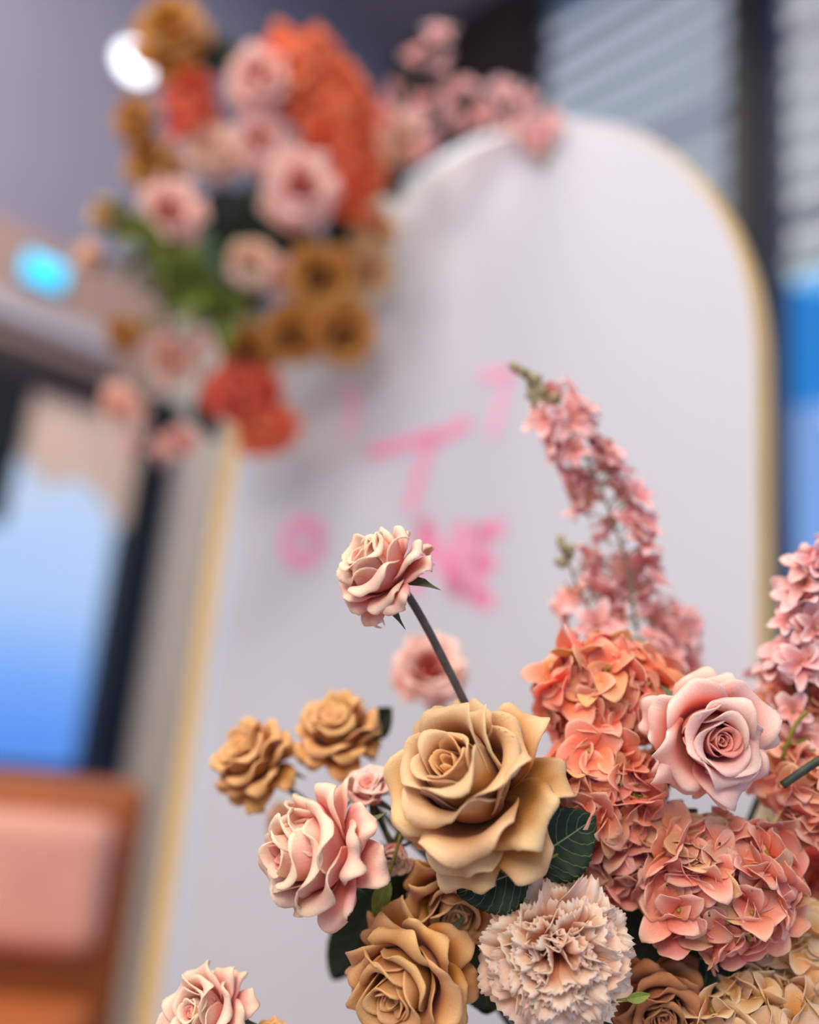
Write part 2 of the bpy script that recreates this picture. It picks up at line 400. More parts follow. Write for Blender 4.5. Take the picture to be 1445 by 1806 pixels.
# florets: bead + petals
FL = {}
def floret_meshes(kind, mat, n, size, hi):
    key = (kind, mat, hi)
    if key in FL: return FL[key]
    rg = np.random.default_rng(abs(hash_s(kind+mat)) % 9999); res = []
    nvar = 9 if hi else 4
    for q in range(nvar):
        up = rg.uniform(10, 48) if kind == 'hyd' else rg.uniform(35, 75)
        al = [(0, 60), (.2, 90-up*.5), (.55, 90-up*.55), (.85, 92-up*.3+rg.uniform(-15, 25)), (1, 100+rg.uniform(-30, 40))]
        W = (.50, .36)[kind != 'hyd']*rg.uniform(.9, 1.15)
        G, UV = petal_grid(rg, rg.uniform(.9, 1.12), W, al, r0=.03, Rc0=(.9, .4)[kind != 'hyd'], k=.6, roll=rg.uniform(-.12, .28), tip=rg.uniform(-.02, .10), round_=.42, nu=11 if hi else 5, nv=10 if hi else 5,
                           wave=.022, spiral=.02, base=.16, wmax=.62, rollstart=.4)
        V, Fc, uv = shell(G*size, UV, .00022 if hi else 0)
        res.append((V, Fc, uv))
    # bead
    bm = bmesh.new(); bmesh.ops.create_icosphere(bm, subdivisions=1, radius=.085*size)
    for v in bm.verts: v.co.z = v.co.z*1.4+.10*size
    r = bmesh.ops.create_cone(bm, cap_ends=False, segments=5, radius1=.03*size, radius2=.05*size, depth=.5*size)
    for v in r['verts']: v.co.z -= .25*size
    bead = bpy.data.meshes.new('floret_centre'); bm.to_mesh(bead); bm.free()
    bead.materials.append(M['centre'] if kind == 'hyd' else M['bud']); bead.polygons.foreach_set('use_smooth', np.ones(len(bead.polygons), dtype=bool))
    if hi: FL[key] = ([to_mesh('petal', V, Fc, uv, M[mat]) for V, Fc, uv in res], bead)
    else:
        outs = []
        for q in range(5):
            AV, AF, AU = [], [], []; off = 0
            for i in range(n):
                V, Fc, uv = res[rg.integers(len(res))]
                V = rotz(np.asarray(V)[None], 2*math.pi*i/n+rg.uniform(-.2, .2))[0]
                AV.append(V); AF.append(np.asarray(Fc)+off); AU.append(uv); off += len(V)
            outs.append(to_mesh('floret', np.concatenate(AV), np.concatenate(AF), np.concatenate(AU), M[mat]))
        FL[key] = (outs, bead)
    return FL[key]
def hash_s(s): return sum((i+3)*ord(c) for i, c in enumerate(s))

def floret(parent, name, kind, mat, n, size, loc, d, rg, hi, scale=1.0):
    ms, bead = floret_meshes(kind, mat, n, size, hi)
    rot = quat_z(d, rg.uniform(0, 6.28))
    if not hi:
        o = link(name, ms[rg.integers(len(ms))], parent, loc, rot); o.scale = (scale,)*3; return o
    o = link(name, bead, parent, loc, rot); o.scale = (scale,)*3
    for i in range(n):
        a = 2*math.pi*i/n+rg.uniform(-.18, .18)
        p = link('petal', ms[rg.integers(len(ms))], o)
        p.rotation_mode = 'XYZ'; p.rotation_euler = (rg.uniform(-.12, .12), rg.uniform(-.15, .15), a)
        s = rg.uniform(.88, 1.1); p.scale = (s, s*rg.uniform(.9, 1.1), s)
    return o

def hydrangea(px, py, z, R, mat, seed, label, n=50, size=.0155, ell=(1, 1, 1), axis=(0, .3, 1), tgt=None, hi=True, group=None, cut=-.35, jitter=.42, name='hydrangea'):
    rg = np.random.default_rng(seed); c = at(px, py, z)
    root = link(name, None, None, c); root.empty_display_size = .01; tag(root, label, name, group)
    ax = facing(*axis)
    k = 0; i = 0; N = int(n*2/(1-cut))
    for i in range(N):
        y = 1-2*(i+.5)/N; r = math.sqrt(1-y*y); ph = i*2.39996+seed
        q = Vector((r*math.cos(ph), r*math.sin(ph), y)) ; q = quat_z(ax) @ q
        if q.dot(ax) < cut: continue
        q = (q+Vector(rg.normal(size=3)*.10)).normalized()
        rad = R*rg.uniform(.74, 1.04)
        lq = Vector((q.dot(RT), q.dot(UP), q.dot(FWD)))
        pos = (RT*lq.x*ell[0]+UP*lq.y*ell[1]+FWD*lq.z*ell[2])*rad
        d = (q + Vector(rg.normal(size=3))*jitter).normalized()
        floret(root, 'floret', 'hyd', mat, 4, size, pos-d*size*.3, d, rg, hi, rg.uniform(.85, 1.15))
    # stalks joined: thin and mostly hidden
    V, Fc = [], []
    core = -ax*R*.55
    for i in range(16):
        q = quat_z(ax) @ Vector((rg.normal(), rg.normal(), rg.uniform(.2, 2))).normalized()
        e = q*R*.85; a = (e-core).orthogonal().normalized()*.0006; b2 = (e-core).cross(a).normalized()*.0006; o = len(V)
        for p in (core, e):
            V += [p+a, p+b2, p-a, p-b2]
        Fc += [(o+j, o+(j+1) % 4, o+4+(j+1) % 4, o+4+j) for j in range(4)]
    tag(link('stalks', to_mesh('stalks', V, Fc, None, M['stem_olive']), root), kind='stuff')
    e = (tgt if tgt is not None else FOAM)-c
    tube('stem', bez(core, core-ax*.02, e*.6+core*.4, e), .002, M['stem'], root, 6)
    return root

def carnation(px, py, z, R, d, seed, label, mat='carn', n=66, hi=True, group=None, tgt=None):
    rg = np.random.default_rng(seed); d = facing(*d); c = at(px, py, z); b = c-d*R*.55; rot = quat_z(d, rg.uniform(0, 6))
    root = link('carnation', None, None, b, rot); root.empty_display_size = .01; tag(root, label, 'carnation', group)
    for i in range(n):
        f = (i+.5)/n; al0 = 2+92*f**.74; a = i*2.39996+rg.uniform(-.25, .25)
        L = R*(1.0+.04*rg.normal())*(.95+.1*f); W = R*(.30+.20*f)*rg.uniform(.85, 1.2)
        nu, nv = (41, 9) if hi else (9, 5)
        al = [(0, al0*.55), (.5, al0*.9), (.8, al0+rg.uniform(-12, 12)), (1, al0+rg.uniform(5, 75)*(.55+.6*f))]
        u = np.linspace(-1, 1, nu); v = np.linspace(0, 1, nv)**.8; U, V = np.meshgrid(u, v)
        S = np.linspace(0, 1.2, 60); A = np.interp(S, [q[0] for q in al], np.radians([q[1] for q in al])); ds = np.diff(S, prepend=0)*L
        r = .03*R+np.cumsum(np.sin(A)*ds); zz = np.cumsum(np.cos(A)*ds)
        teeth = np.abs(((U*6.5+rg.uniform(0, 1)) % 1)-.5)*2
        Lf = 1-.16*np.abs(U)**2-.055*teeth*(nu > 20)+.05*np.sin(U*4+rg.uniform(0, 6))
        Sg = V*Lf
        w = .12+.88*sstep(V, .25, .85)
        X = U*W*w; tw = rg.uniform(-.9, .9)*(1-.5*f)
        k1 = rg.uniform(4, 8); ruf = R*.075*V**2*(np.sin(U*k1+rg.uniform(0, 6))+.5*np.sin(U*k1*1.9+rg.uniform(0, 6)))*(1.15-.3*f)
        aa = np.interp(Sg, S, A)
        Lx = X*np.cos(tw*V); Ln = X*np.sin(tw*V)+ruf + .35*np.abs(X)**2/R*(1-f)
        G = np.stack([np.interp(Sg, S, r)-np.cos(aa)*Ln, Lx, np.interp(Sg, S, zz)+np.sin(aa)*Ln], -1)
        V2, Fc, uv = shell(rotz(G, a), np.stack([.5+.5*U, V], -1), .0003 if hi else 0)
        link('petal', to_mesh('petal', V2, Fc, uv, M[mat]), root)
    prof = [(-.35, .10), (-.1, .16), (.25, .14)]; m = 10; V = []; Fc = []
    for q, rr in prof:
        for j in range(m): V.append((rr*R*math.cos(2*math.pi*j/m), rr*R*math.sin(2*math.pi*j/m), q*R))
    for i in range(2):
        for j in range(m): Fc.append((i*m+j, i*m+(j+1) % m, (i+1)*m+(j+1) % m, (i+1)*m+j))
    link('calyx', to_mesh('calyx', V, Fc, None, M['sepal']), root)
    inv = Matrix.LocRotScale(b, rot, None).inverted(); e = tgt if tgt is not None else FOAM; s = b-d*R*.3
    tube('stem', [inv @ p for p in bez(s, s-d*.03, e+(s-e)*.3, e)], .0017, M['stem'], root, 6)
    return root

def spray(path, z, label, seed, mat='spray', nb=20, size=.0115, tipbuds=7, hi=True, group=None, spread=.016, z1=None, budpath=None, start=.25, radius=.0011, name='blossom_spray'):
    """a flowering spike: pixel path from the tip down to the root of the stem"""
    rg = np.random.default_rng(seed); k = len(path)
    pts = [at(p[0], p[1], z+(0 if z1 is None else (z1-z)*i/(k-1))) for i, p in enumerate(path)]
    b = pts[-1]
    root = link(name, None, None, b); root.empty_display_size = .01; tag(root, label, 'flower spray', group)
    # resample smoothly
    P = [p-b for p in pts]; Q = []
    for i in range(k-1):
        p0 = P[max(i-1, 0)]; p1 = P[i]; p2 = P[i+1]; p3 = P[min(i+2, k-1)]
        for t in (0, .25, .5, .75):
            Q.append(.5*((2*p1)+(p2-p0)*t+(2*p0-5*p1+4*p2-p3)*t*t+(3*p1-p0-3*p2+p3)*t**3))
    Q.append(P[-1]); m = len(Q)
    tube('stem', Q, [radius*(.55+.45*i/(m-1)) for i in range(m)], M['stem_khaki'], root, 6)
    def pos(f): x = f*(m-1); i = min(int(x), m-2); return Q[i].lerp(Q[i+1], x-i), (Q[i]-Q[i+1]).normalized()
    bud = budmesh()
    for i in range(tipbuds):
        f = (i+.2)/tipbuds*start*.9; p, t = pos(f)
        d = (t*1.0+Vector(rg.normal(size=3))*.75).normalized()
        if i == 0: d = t
        s = size*(.20+.09*i/tipbuds); e = p+d*s*1.6
        o = link('bud', bud, root, e, quat_z(d)); o.scale = (s, s, s*1.25)
        tube('bud_stalk', [Vector((0, 0, -1.6)), Vector((0, 0, -.7))], .16, M['bud'], o, 5)
    for i in range(nb):
        f = start+(1-start)*(i+.5)/nb*.97; p, t = pos(f)
        a = Vector(rg.normal(size=3)); a = (a-t*a.dot(t)*.8).normalized()
        a = (a - FWD*.35).normalized()
        s = spread*(.55+.6*f)*rg.uniform(.6, 1.1)
        e = p+a*s+t*s*.35; d = (a+t*.5+Vector(rg.normal(size=3))*.35).normalized()
        o = floret(root, 'blossom', 'spr', mat, 5, size, e, d, rg, hi, rg.uniform(.75, 1.15))
        if hi:
            inv = Matrix.LocRotScale(e, o.rotation_quaternion, o.scale).inverted()
            tube('blossom_stalk', [inv @ x for x in (p, p.lerp(e, .5)+t*.001, e)], .0006, M['stem_khaki'], o, 4)
    return root
_bud = []
def budmesh():
    if not _bud:
        bm = bmesh.new(); bmesh.ops.create_uvsphere(bm, u_segments=10, v_segments=8, radius=1)
        for v in bm.verts: v.co.x *= 1-.25*v.co.z; v.co.y *= 1-.25*v.co.z
        me = bpy.data.meshes.new('bud'); bm.to_mesh(me); bm.free(); me.materials.append(M['bud']); me.polygons.foreach_set('use_smooth', np.ones(len(me.polygons), dtype=bool)); _bud.append(me)
    return _bud[0]

# ---------------------------------------------------------------- the room
def slab(name, P, a0, a1, z0, z1, th, axis, nrm, mat, parent=None, bev=0., kind=None):
    """box on a vertical plane through P: from a0 to a1 along axis, z0 to z1 up, th thick behind the plane (against nrm)"""
    bm = bmesh.new()
    o = Vector((P.x, P.y, 0))
    vs = [bm.verts.new(o+axis*a+Vector((0, 0, z))-nrm*t) for t in (0, th) for a, z in ((a0, z0), (a1, z0), (a1, z1), (a0, z1))]
    for f in ((0, 1, 2, 3), (7, 6, 5, 4), (0, 4, 5, 1), (1, 5, 6, 2), (2, 6, 7, 3), (3, 7, 4, 0)): bm.faces.new([vs[i] for i in f])
    bmesh.ops.recalc_face_normals(bm, faces=bm.faces)
    if bev: bmesh.ops.bevel(bm, geom=list(bm.edges), offset=bev, segments=3, affect='EDGES')
    me = bpy.data.meshes.new(name); bm.to_mesh(me); bm.free(); me.materials.append(mat)
    ob = link(name, me, parent)
    if kind: ob['kind'] = kind
    return ob
def poly(name, pts, z0, z1, mat, kind='structure'):
    bm = bmesh.new(); n = len(pts)
    vs = [bm.verts.new((p[0], p[1], z)) for z in (z0, z1) for p in pts]
    bm.faces.new(vs[:n][::-1]); bm.faces.new(vs[n:])
    for i in range(n): bm.faces.new((vs[i], vs[(i+1) % n], vs[n+(i+1) % n], vs[n+i]))
    bmesh.ops.recalc_face_normals(bm, faces=bm.faces)
    me = bpy.data.meshes.new(name); bm.to_mesh(me); bm.free(); me.materials.append(mat); o = link(name, me); o['kind'] = kind; return o

m_ceil = simple_mat('ceiling_paint', '7E7B88', .85, noise=.03, scale=2)
m_floor = simple_mat('floor_stone', 'A58B78', .35, noise=.12, scale=3)
m_wallp = simple_mat('wall_upper_paint', '9C7E72', .8, noise=.04, scale=3)
m_wallb = simple_mat('wall_beige_paint', 'C9BBAA', .8, noise=.04, scale=3)
m_black = simple_mat('black_steel', '101012', .4, noise=.2, scale=30)
m_brown = simple_mat('dark_brown_steel', '2A201D', .5, noise=.2, scale=10)
m_navy = simple_mat('navy_frame', '1C2740', .35)
m_slat = simple_mat('grey_slat', '93A0A2', .5, noise=.15, scale=12)
m_slatd = simple_mat('dark_slat', '5E6A78', .5, noise=.15, scale=12)
m_glass = glass_mat('clear_glass', 'F2F6FF'); m_cyan = glass_mat('cyan_glow_tint', 'A8ECFF', .05); m_bglass = glass_mat('blue_glass', 'C4DAFA', .06)

KR = 1.6
def zk(z): return 1.05+(z-1.05)*KR
Z_C = zk(3.40)
Pw = Vector((.74, 1.8, 0))*KR                 # window wall
Pl = Vector((-.196, 2.8, 0))*KR               # left wall
_t = ((Pl-Pw).dot(HD)); CORNER = Pw+HD*_t   # where the two walls meet
def s_of(px, py): q = on_plane(px, py, Pl, HD); return (q-CORNER).dot(GD), q.z
def t_of(px, py): q = on_plane(px, py, Pw, ND); return (q-Pw).dot(HD), q.z
FARL = CORNER-GD*7.0; FARR = Pw+HD*3.2
ext = [CORNER-HD*.3+GD*.3, FARL-HD*.3, FARL-GD*2+HD*5, FARR+ND*2.4, FARR+GD*.3]
poly('floor', [(p.x, p.y) for p in ext], -.1, 0, m_floor)
poly('ceiling', [(p.x, p.y) for p in ext], Z_C, Z_C+.1, m_ceil)
# left wall with its window (the wall is seen from +HD)
def lslab(name, s0, s1, z0, z1, mat, th=.12, out=0., parent=None, kind='structure', bev=0.):
    return slab(name, CORNER+HD*out, s0, s1, z0, z1, th, GD, HD, mat, parent, bev, kind if parent is None else None)
sc_, _ = s_of(188, 1150)
Z_SOF = zk(2.22)
lslab('wall_left', sc_+.02, 0, 0, Z_SOF, m_wallb)
lslab('wall_left_low', -7, sc_+.02, 0, zk(.98), m_wallb)
lslab('wall_left_high', -7, sc_+.02, zk(1.90), Z_SOF, m_wallp)
lslab('wall_left_top', -7, 0, Z_SOF, Z_C, m_ceil)
lslab('wall_left_end', -7, -2.9, zk(.98), zk(1.90), m_wallb)
lslab('trim_1', -7, s_of(200, 600)[0], zk(1.975), zk(2.03), simple_mat('pale_cornice', 'A8A5A8', .6), th=.05, out=.055, bev=.012)
w1 = link('window_1', None, None, CORNER+HD*.02); w1['kind'] = 'structure'
def w1s(name, s0, s1, z0, z1, mat, th, out, bev=0.):
    o = slab(name, Vector((0, 0, 0))+HD*out, s0, s1, z0, z1, th, GD, HD, mat, w1, bev); return o
w1s('frame_post', sc_-.03, sc_+.13, zk(.95), zk(1.93), m_black, .10, .03, .006)
sl, _ = s_of(-20, 760)
w1s('frame_head', -2.9, s_of(192, 670)[0], zk(1.835), zk(1.915), m_brown, .10, .06, .006)
w1s('frame_post', sl-.12, sl+.10, zk(1.5), zk(1.915), m_black, .10, .05, .006)
w1s('frame_sill', -2.9, sc_+.1, zk(.955), zk(.995), m_navy, .12, .05, .006)
w1s('pane', -2.9, sc_, zk(.97), zk(1.9), m_glass, .008, -.05)
# blind with a scalloped hem
sb0, sb1 = -2.8, sc_-.02
V, Fc, nS = [], [], 120
for i in range(nS+1):
    f = i/nS; s = sb0+(sb1-sb0)*f
    hem = zk(1.60+.07*abs(math.sin((s-sc_)*math.pi*3.3+.6))**.7)-.10*max(0, 1+(s-sc_)/.35)
    for zz in (zk(1.89), hem):
        p = GD*s+Vector((0, 0, zz))-HD*(-.012); V.append(p)
Fc = [(2*i, 2*i+1, 2*i+3, 2*i+2) for i in range(nS)]
nV = len(V); V += [p-HD*.006 for p in V]; Fc += [(a+nV, d+nV, c+nV, b+nV) for a, b, c, d in Fc]
link('blind', to_mesh('blind', V, Fc, None, simple_mat('blind_cloth', 'D0B5A0', .9, noise=.08, scale=8), smooth=False), w1)

# window wall behind the arch
def rs(name, t0, t1, z0, z1, mat, th=.08, out=0., parent=None, bev=0., kind='structure'):
    return slab(name, (Pw if parent is None else Vector((0, 0, 0)))+ND*out, t0, t1, z0, z1, th, HD, ND, mat, parent, bev, kind if parent is None else None)
w2 = link('window_2', None, None, Vector((Pw.x, Pw.y, 0))); w2['kind'] = 'structure'
tc0, tc1 = t_of(1292, 300)[0], t_of(1343, 300)[0]
tb = t_of(930, 60)[0]
tcorner = (CORNER-Pw).dot(HD)
tR = 3.2
rs('wall_back_head', tcorner, tR, zk(3.33), Z_C, m_brown, .12, .02)
rs('wall_back', tcorner, tb-.42, 0, zk(3.33), m_brown, .12)
rs('wall_back_low', tb-.42, tR, 0, .5, m_brown, .12)
rs('frame_post', tb-.42, tb+.03, .5, zk(3.33), m_brown, .12, .03, w2, .006)
rs('frame_post', tb+.03, tb+.09, .5, zk(3.33), m_black, .12, .04, w2, .004)
rs('frame_post', tc0, tc1, .5, zk(3.33), m_black, .14, .05, w2, .004)
rs('frame_stile', tc1, tc1+.06, .5, zk(3.33), m_navy, .08, -.02, w2, .004)
rs('frame_rail', tb, tc0, zk(1.92), zk(2.0), m_black, .1, .02, w2, .004)
rs('pane', tb, tc0, .5, zk(3.33), m_glass, .006, -.09, w2)
rs('pane', tc1+.05, tR, .5, zk(2.13), m_bglass, .006, -.09, w2)
o = rs('pane', tc1+.05, tR, t_of(1440, 700)[1], zk(2.13), m_cyan, .006, -.05, w2); o['label'] = 'added upper pane tinted for the cyan glow'  # extra pane added to give the cyan glow in the window
# grey louvre slats, slightly opened
for (a, b) in ((tb+.09, tc0), (tc1+.06, tR)):
    z = zk(2.14) if a > tb+.3 else zk(2.03); k = 0
    while z < zk(3.28):
        h = .135; m = m_slatd if (k % 5 in (1,)) else m_slat
        bm = bmesh.new()
        c0 = [(0, z), (.055, z+h*.93), (.063, z+h*.91), (.008, z-.004)]
        vs = [bm.verts.new(HD*t-ND*(.02+q)+Vector((0, 0, zz))) for t in (a, b) for q, zz in c0]
        for f in ((0, 1, 2, 3), (7, 6, 5, 4), (0, 4, 5, 1), (1, 5, 6, 2), (2, 6, 7, 3), (3, 7, 4, 0)): bm.faces.new([vs[i] for i in f])
        bmesh.ops.recalc_face_normals(bm, faces=bm.faces)
        me = bpy.data.meshes.new('slat'); bm.to_mesh(me); bm.free(); me.materials.append(m); link('slat', me, w2)
        z += .150; k += 1

# lights that are seen
def disc_lamp(name, loc, r, label, mat):
    bm = bmesh.new(); bmesh.ops.create_cone(bm, cap_ends=True, segments=32, radius1=r, radius2=r*.9, depth=.02)
    me = bpy.data.meshes.new(name); bm.to_mesh(me); bm.free(); me.materials.append(simple_mat('lamp_ring', 'E8E8E8', .5))
    o = link(name, me, None, loc); tag(o, label, 'ceiling light')
    bm = bmesh.new(); bmesh.ops.create_cone(bm, cap_ends=True, segments=32, radius1=r*.82, radius2=r*.82, depth=.006)
    me = bpy.data.meshes.new('diffuser'); bm.to_mesh(me); bm.free(); me.materials.append(mat); link('diffuser', me, o, (0, 0, -.012)); return o
q = on_plane(236, 112, Pl+HD*.02, HD)
lm = disc_lamp('spotlight', q, .088, 'round white spotlight glowing high up beside the topmost tan rose', simple_mat('lamp_glow', 'FFFFFF', .5, emit=('F4F4FF', 3.0)))
lm.rotation_mode = 'QUATERNION'; lm.rotation_quaternion = quat_z(-HD)
sg = on_plane(82, 480, Pl+HD*.03, HD)
lb = slab('light_box', Vector((sg.x, sg.y, 0)), -.09, .08, sg.z-.06, sg.z+.06, .05, GD, HD, simple_mat('sign_case', '20A0C0', .4), None, .01)
tag(lb, 'small glowing cyan light box high on the pinkish wall', 'light box')
fb = slab('lit_face', Vector((sg.x, sg.y, 0))+HD*.003, -.08, .07, sg.z-.05, sg.z+.05, .004, GD, HD, simple_mat('cyan_glow', '30C8F0', .4, emit=('3CC8F4', 1.1)), lb)

# orange bench in the far left
def rbox(name, c, sx, sy, sz, mat, parent, bev, rot=0., seg=4):
    bm = bmesh.new(); bmesh.ops.create_cube(bm, size=1)
    for v in bm.verts: v.co = Vector((v.co.x*sx, v.co.y*sy, v.co.z*sz))
    bmesh.ops.bevel(bm, geom=list(bm.edges), offset=bev, segments=seg, affect='EDGES', profile=.6)
    me = bpy.data.meshes.new(name); bm.to_mesh(me); bm.free(); me.materials.append(mat); me.polygons.foreach_set('use_smooth', np.ones(len(me.polygons), dtype=bool))
    o = link(name, me, parent, c); o.rotation_euler = (0, 0, rot); return o
m_or = simple_mat('orange_leather', 'B8683A', .42, noise=.10, scale=9, bump=.2)
m_or2 = simple_mat('rust_leather', '9A4E14', .45, noise=.12, scale=9, bump=.2)
m_pk = simple_mat('cushion_pink_sheen', 'DB9C86', .6, noise=.08, scale=7, bump=.1)  # pinkish sheen on the orange leather, put into the cushion's colour
bp0 = at(232, 1500, 2.3); bench = link('bench', None, None, Vector((bp0.x, bp0.y, 0)))
tag(bench, 'rust orange leather bench with pink sheen painted on its back cushion below the window', 'bench')
rz = .12
bench.rotation_euler = (0, 0, rz)
rbox('back', (-.92, .16, .50), 1.84, .14, .92, m_or2, bench, .05)
rbox('back_cushion', (-.90, .06, .725), 1.70, .14, .31, m_pk, bench, .06)
rbox('seat_cushion', (-.90, -.22, .40), 1.76, .52, .16, m_or, bench, .05)
rbox('base', (-.92, -.16, .19), 1.80, .56, .30, m_or2, bench, .03)
for x in (-1.75, -.09):
    for y in (-.38, .08): rbox('leg', (x, y, .025), .06, .06, .05, m_black, bench, .006)

# ---------------------------------------------------------------- the arch backdrop
AR, AH = .423, 1.437
APOS = Vector((.0145, 1.115, 0))
def arch_pts(R, z0, n=64, hs=AH):
    return [(-R, z0)]+[(-R*math.cos(math.pi*i/n), hs+R*math.sin(math.pi*i/n)) for i in range(n+1)]+[(R, z0)]
def arch_solid(name, R, z0, y0, y1, mat, parent, inner=None, bev=.003):
    """solid between depth y0 (front) and y1 behind the arch plane; with inner: only the band between the two radii"""
    P = arch_pts(R, z0); n = len(P); V = []; Fc = []
    def w(p, d): return HD*p[0]+Vector((0, 0, p[1]))-ND*d
    if inner is None:
        V = [w(p, y0) for p in P]+[w(p, y1) for p in P]
        Fc = [tuple(range(n)), tuple(range(2*n-1, n-1, -1))]+[(i, n+i, n+(i+1) % n, (i+1) % n) for i in range(n)]
    else:
        I = arch_pts(inner, z0)
        V = [w(p, y0) for p in P]+[w(p, y1) for p in P]+[w(p, y0) for p in I]+[w(p, y1) for p in I]
        for i in range(n-1):
            Fc += [(i, n+i, n+i+1, i+1), (2*n+i, 2*n+i+1, 3*n+i+1, 3*n+i), (i, i+1, 2*n+i+1, 2*n+i), (n+i, 3*n+i, 3*n+i+1, n+i+1)]
        Fc += [(0, 2*n, 3*n, n), (n-1, 2*n-1, 4*n-1, 3*n-1)]
    me = to_mesh(name, V, Fc, None, mat, smooth=False)
    bm = bmesh.new(); bm.from_mesh(me); bmesh.ops.recalc_face_normals(bm, faces=bm.faces); bm.to_mesh(me); bm.free()
    return link(name, me, parent)
m_face = simple_mat('white_board', 'C3C4C9', .45, noise=.015, scale=2, spec=.3)
m_edge = simple_mat('acrylic_blue_reflection', 'B9CFE6', .12, spec=.7)  # clear acrylic; the blue it reflects is put into its base colour
m_wood = simple_mat('yellow_plywood', 'D9B678', .6, noise=.06, scale=12)
arch = link('arch_backdrop', None, None, APOS)
tag(arch, 'tall white round-topped arch board with pink lettering and tan wooden edge', 'arch backdrop')
bo = arch_solid('board', AR-.022, .02, -.003, .003, m_face, arch); bo.location = HD*.022
eb = arch_solid('edge_band', AR-.0195, .02, -.0032, .0031, m_wood, arch, inner=AR-.0221); eb.location = HD*.022
eb2 = arch_solid('edge_band', AR+.0015, .02, .0094, .028, m_wood, arch, inner=AR-.004); eb2.location = HD*.001
arch_solid('acrylic_sheet', AR, .02, .0032, .009, m_edge, arch)
bk = arch_solid('backing_board', AR, 0, .0095, .026, m_wood, arch); bk.location = -HD*.058
for sx in (-.25, .25):
    slab('foot', Vector((0, 0, 0))+HD*(sx-.02)+ND*.03, 0, .04, 0, .03, .30, HD, ND, m_wood, arch, .004)
m_ink = simple_mat('pink_lettering', 'F08FB2', .5)
m_ink2 = simple_mat('pale_pink_lettering', 'F3A9C4', .5)
def stroke(name, paths, wpx, mat):
    V, Fc = [], []
    for path in paths:
        W2 = [(on_plane(x, y, APOS, ND)-APOS) for x, y in path]
        L = [Vector((p.dot(HD), p.z)) for p in W2]
        half = wpx/1700*1.2/2
        m = len(L); o = len(V)
        for i, p in enumerate(L):
            t = (L[min(i+1, m-1)]-L[max(i-1, 0)]).normalized(); nn = Vector((-t.y, t.x))*half
            if i == 0: p = p-t*half*.5
            if i == m-1: p = p+t*half*.5
            for d in (.0045, .003): 
                for q in (p+nn, p-nn): V.append(HD*q.x+Vector((0, 0, q.y))+ND*d)
        for i in range(m-1):
            a = o+4*i; b = a+4
            Fc += [(a, a+1, b+1, b), (a, b, b+2, a+2), (a+1, a+3, b+3, b+1), (a+2, b+2, b+3, a+3)]
        Fc += [(o, o+2, o+3, o+1), (o+4*m-4, o+4*m-3, o+4*m-1, o+4*m-2)]
    return link(name, to_mesh(name, V, Fc, None, mat, smooth=False), arch)
ring = [(538+30*math.cos(a), 958+34*math.sin(a)) for a in np.linspace(0, 2*math.pi, 25)]
stroke('letter', [ring], 30, m_ink)
stroke('letter', [[(752, 925), (736, 1040)], [(752, 925), (812, 1045)], [(818, 930), (810, 1045)]], 30, m_ink)
stroke('letter', [[(852, 938), (840, 1052)], [(852, 938), (886, 934)], [(846, 992), (872, 996)], [(840, 1052), (868, 1060)]], 28, m_ink)
stroke('letter', [[(655, 800), (700, 790), (745, 776), (790, 768), (828, 748)], [(768, 775), (752, 815), (740, 850), (728, 900)]], 24, m_ink)
stroke('letter', [[(852, 664), (905, 658)], [(900, 665), (886, 720), (872, 768)]], 20, m_ink2)
stroke('letter', [[(612, 690), (634, 712), (628, 740), (612, 768)]], 22, m_ink2)

# ---------------------------------------------------------------- plinth and foam (mostly below the picture)
pl = link('plinth', None, None, Vector((FOAM.x, FOAM.y, 0))); tag(pl, 'white plinth with green floral foam under the front flower arrangement', 'plinth')
rbox('column', (0, .0, (FOAM.z-.05)/2), .24, .24, FOAM.z-.05, simple_mat('white_plinth', 'DCDCDC', .6), pl, .006)
rbox('foam', (0, 0, FOAM.z-.012), .15, .12, .075, M['foam'], pl, .01)

# ---------------------------------------------------------------- front arrangement
G1 = None
rose(820, 1372, .455, .0430, (-.44, .60, .62), 'tan', 21,  'largest tan rose, fully open, at the centre of the front arrangement', spin=.4, tall=1.28)
rose(1262, 1302, .462, .0315, (.12, .08, 1), 'pink_cool', 22, 'open pale pink rose facing out between the two coral hydrangeas', spin=1.2)
rose(548, 1505, .468, .0335, (-.78, .08, .50), 'pink', 23,  'pale pink rose turned to the side below the blurred tan roses', spin=2.0, tall=1.25)
rose(660, 1000, .468, .0245, (-.62, .52, .30), 'pink', 24,  'single pink rose on a long bare stem above the front arrangement', tgt=at(900, 1400, .50), spin=.3, stemmat='stem_grey', tall=1.15, stemr=.0021, firstleg=.012)
rose(712, 1735, .462, .0325, (-.42, -.16, .80), 'tan_deep', 25,  'tan rose low beside the peach carnation, cut by the picture edge', spin=.9, tall=1.22)
rose(805, 1600, .488, .0285, (-.05, -.35, .9), 'tan_deep', 26, 'half-hidden tan rose tucked under the largest tan rose')
rose(438, 1332, .550, .0262, (-.55, .60, .35), 'tan_deep', 27, 'outermost blurred tan rose sticking out to the left on a thin stem', tgt=at(760, 1560, .52))
rose(592, 1282, .550, .0250, (-.20, .75, .40), 'tan_deep', 28, 'blurred tan rose standing between the outer tan rose and the largest one', tgt=at(800, 1560, .52))
rose(352, 1790, .470, .0235, (-.55, .45, .55), 'pink', 29, 'pale pink rose in the bottom corner, cut by the picture edge', tgt=at(560, 2000, .53))
rose(758, 1180, .640, .0260, (.0, .35, .9), 'pink_cool', 30, 'soft pink rose far out of focus behind the long rose stem', tgt=at(960, 1560, .60), hi=False)
rose(500, 1455, .600, .0150, (-.45, .1, .8), 'carn', 31, 'small blurred peach rose behind the side-turned pink rose', tgt=at(760, 1640, .58), hi=False)
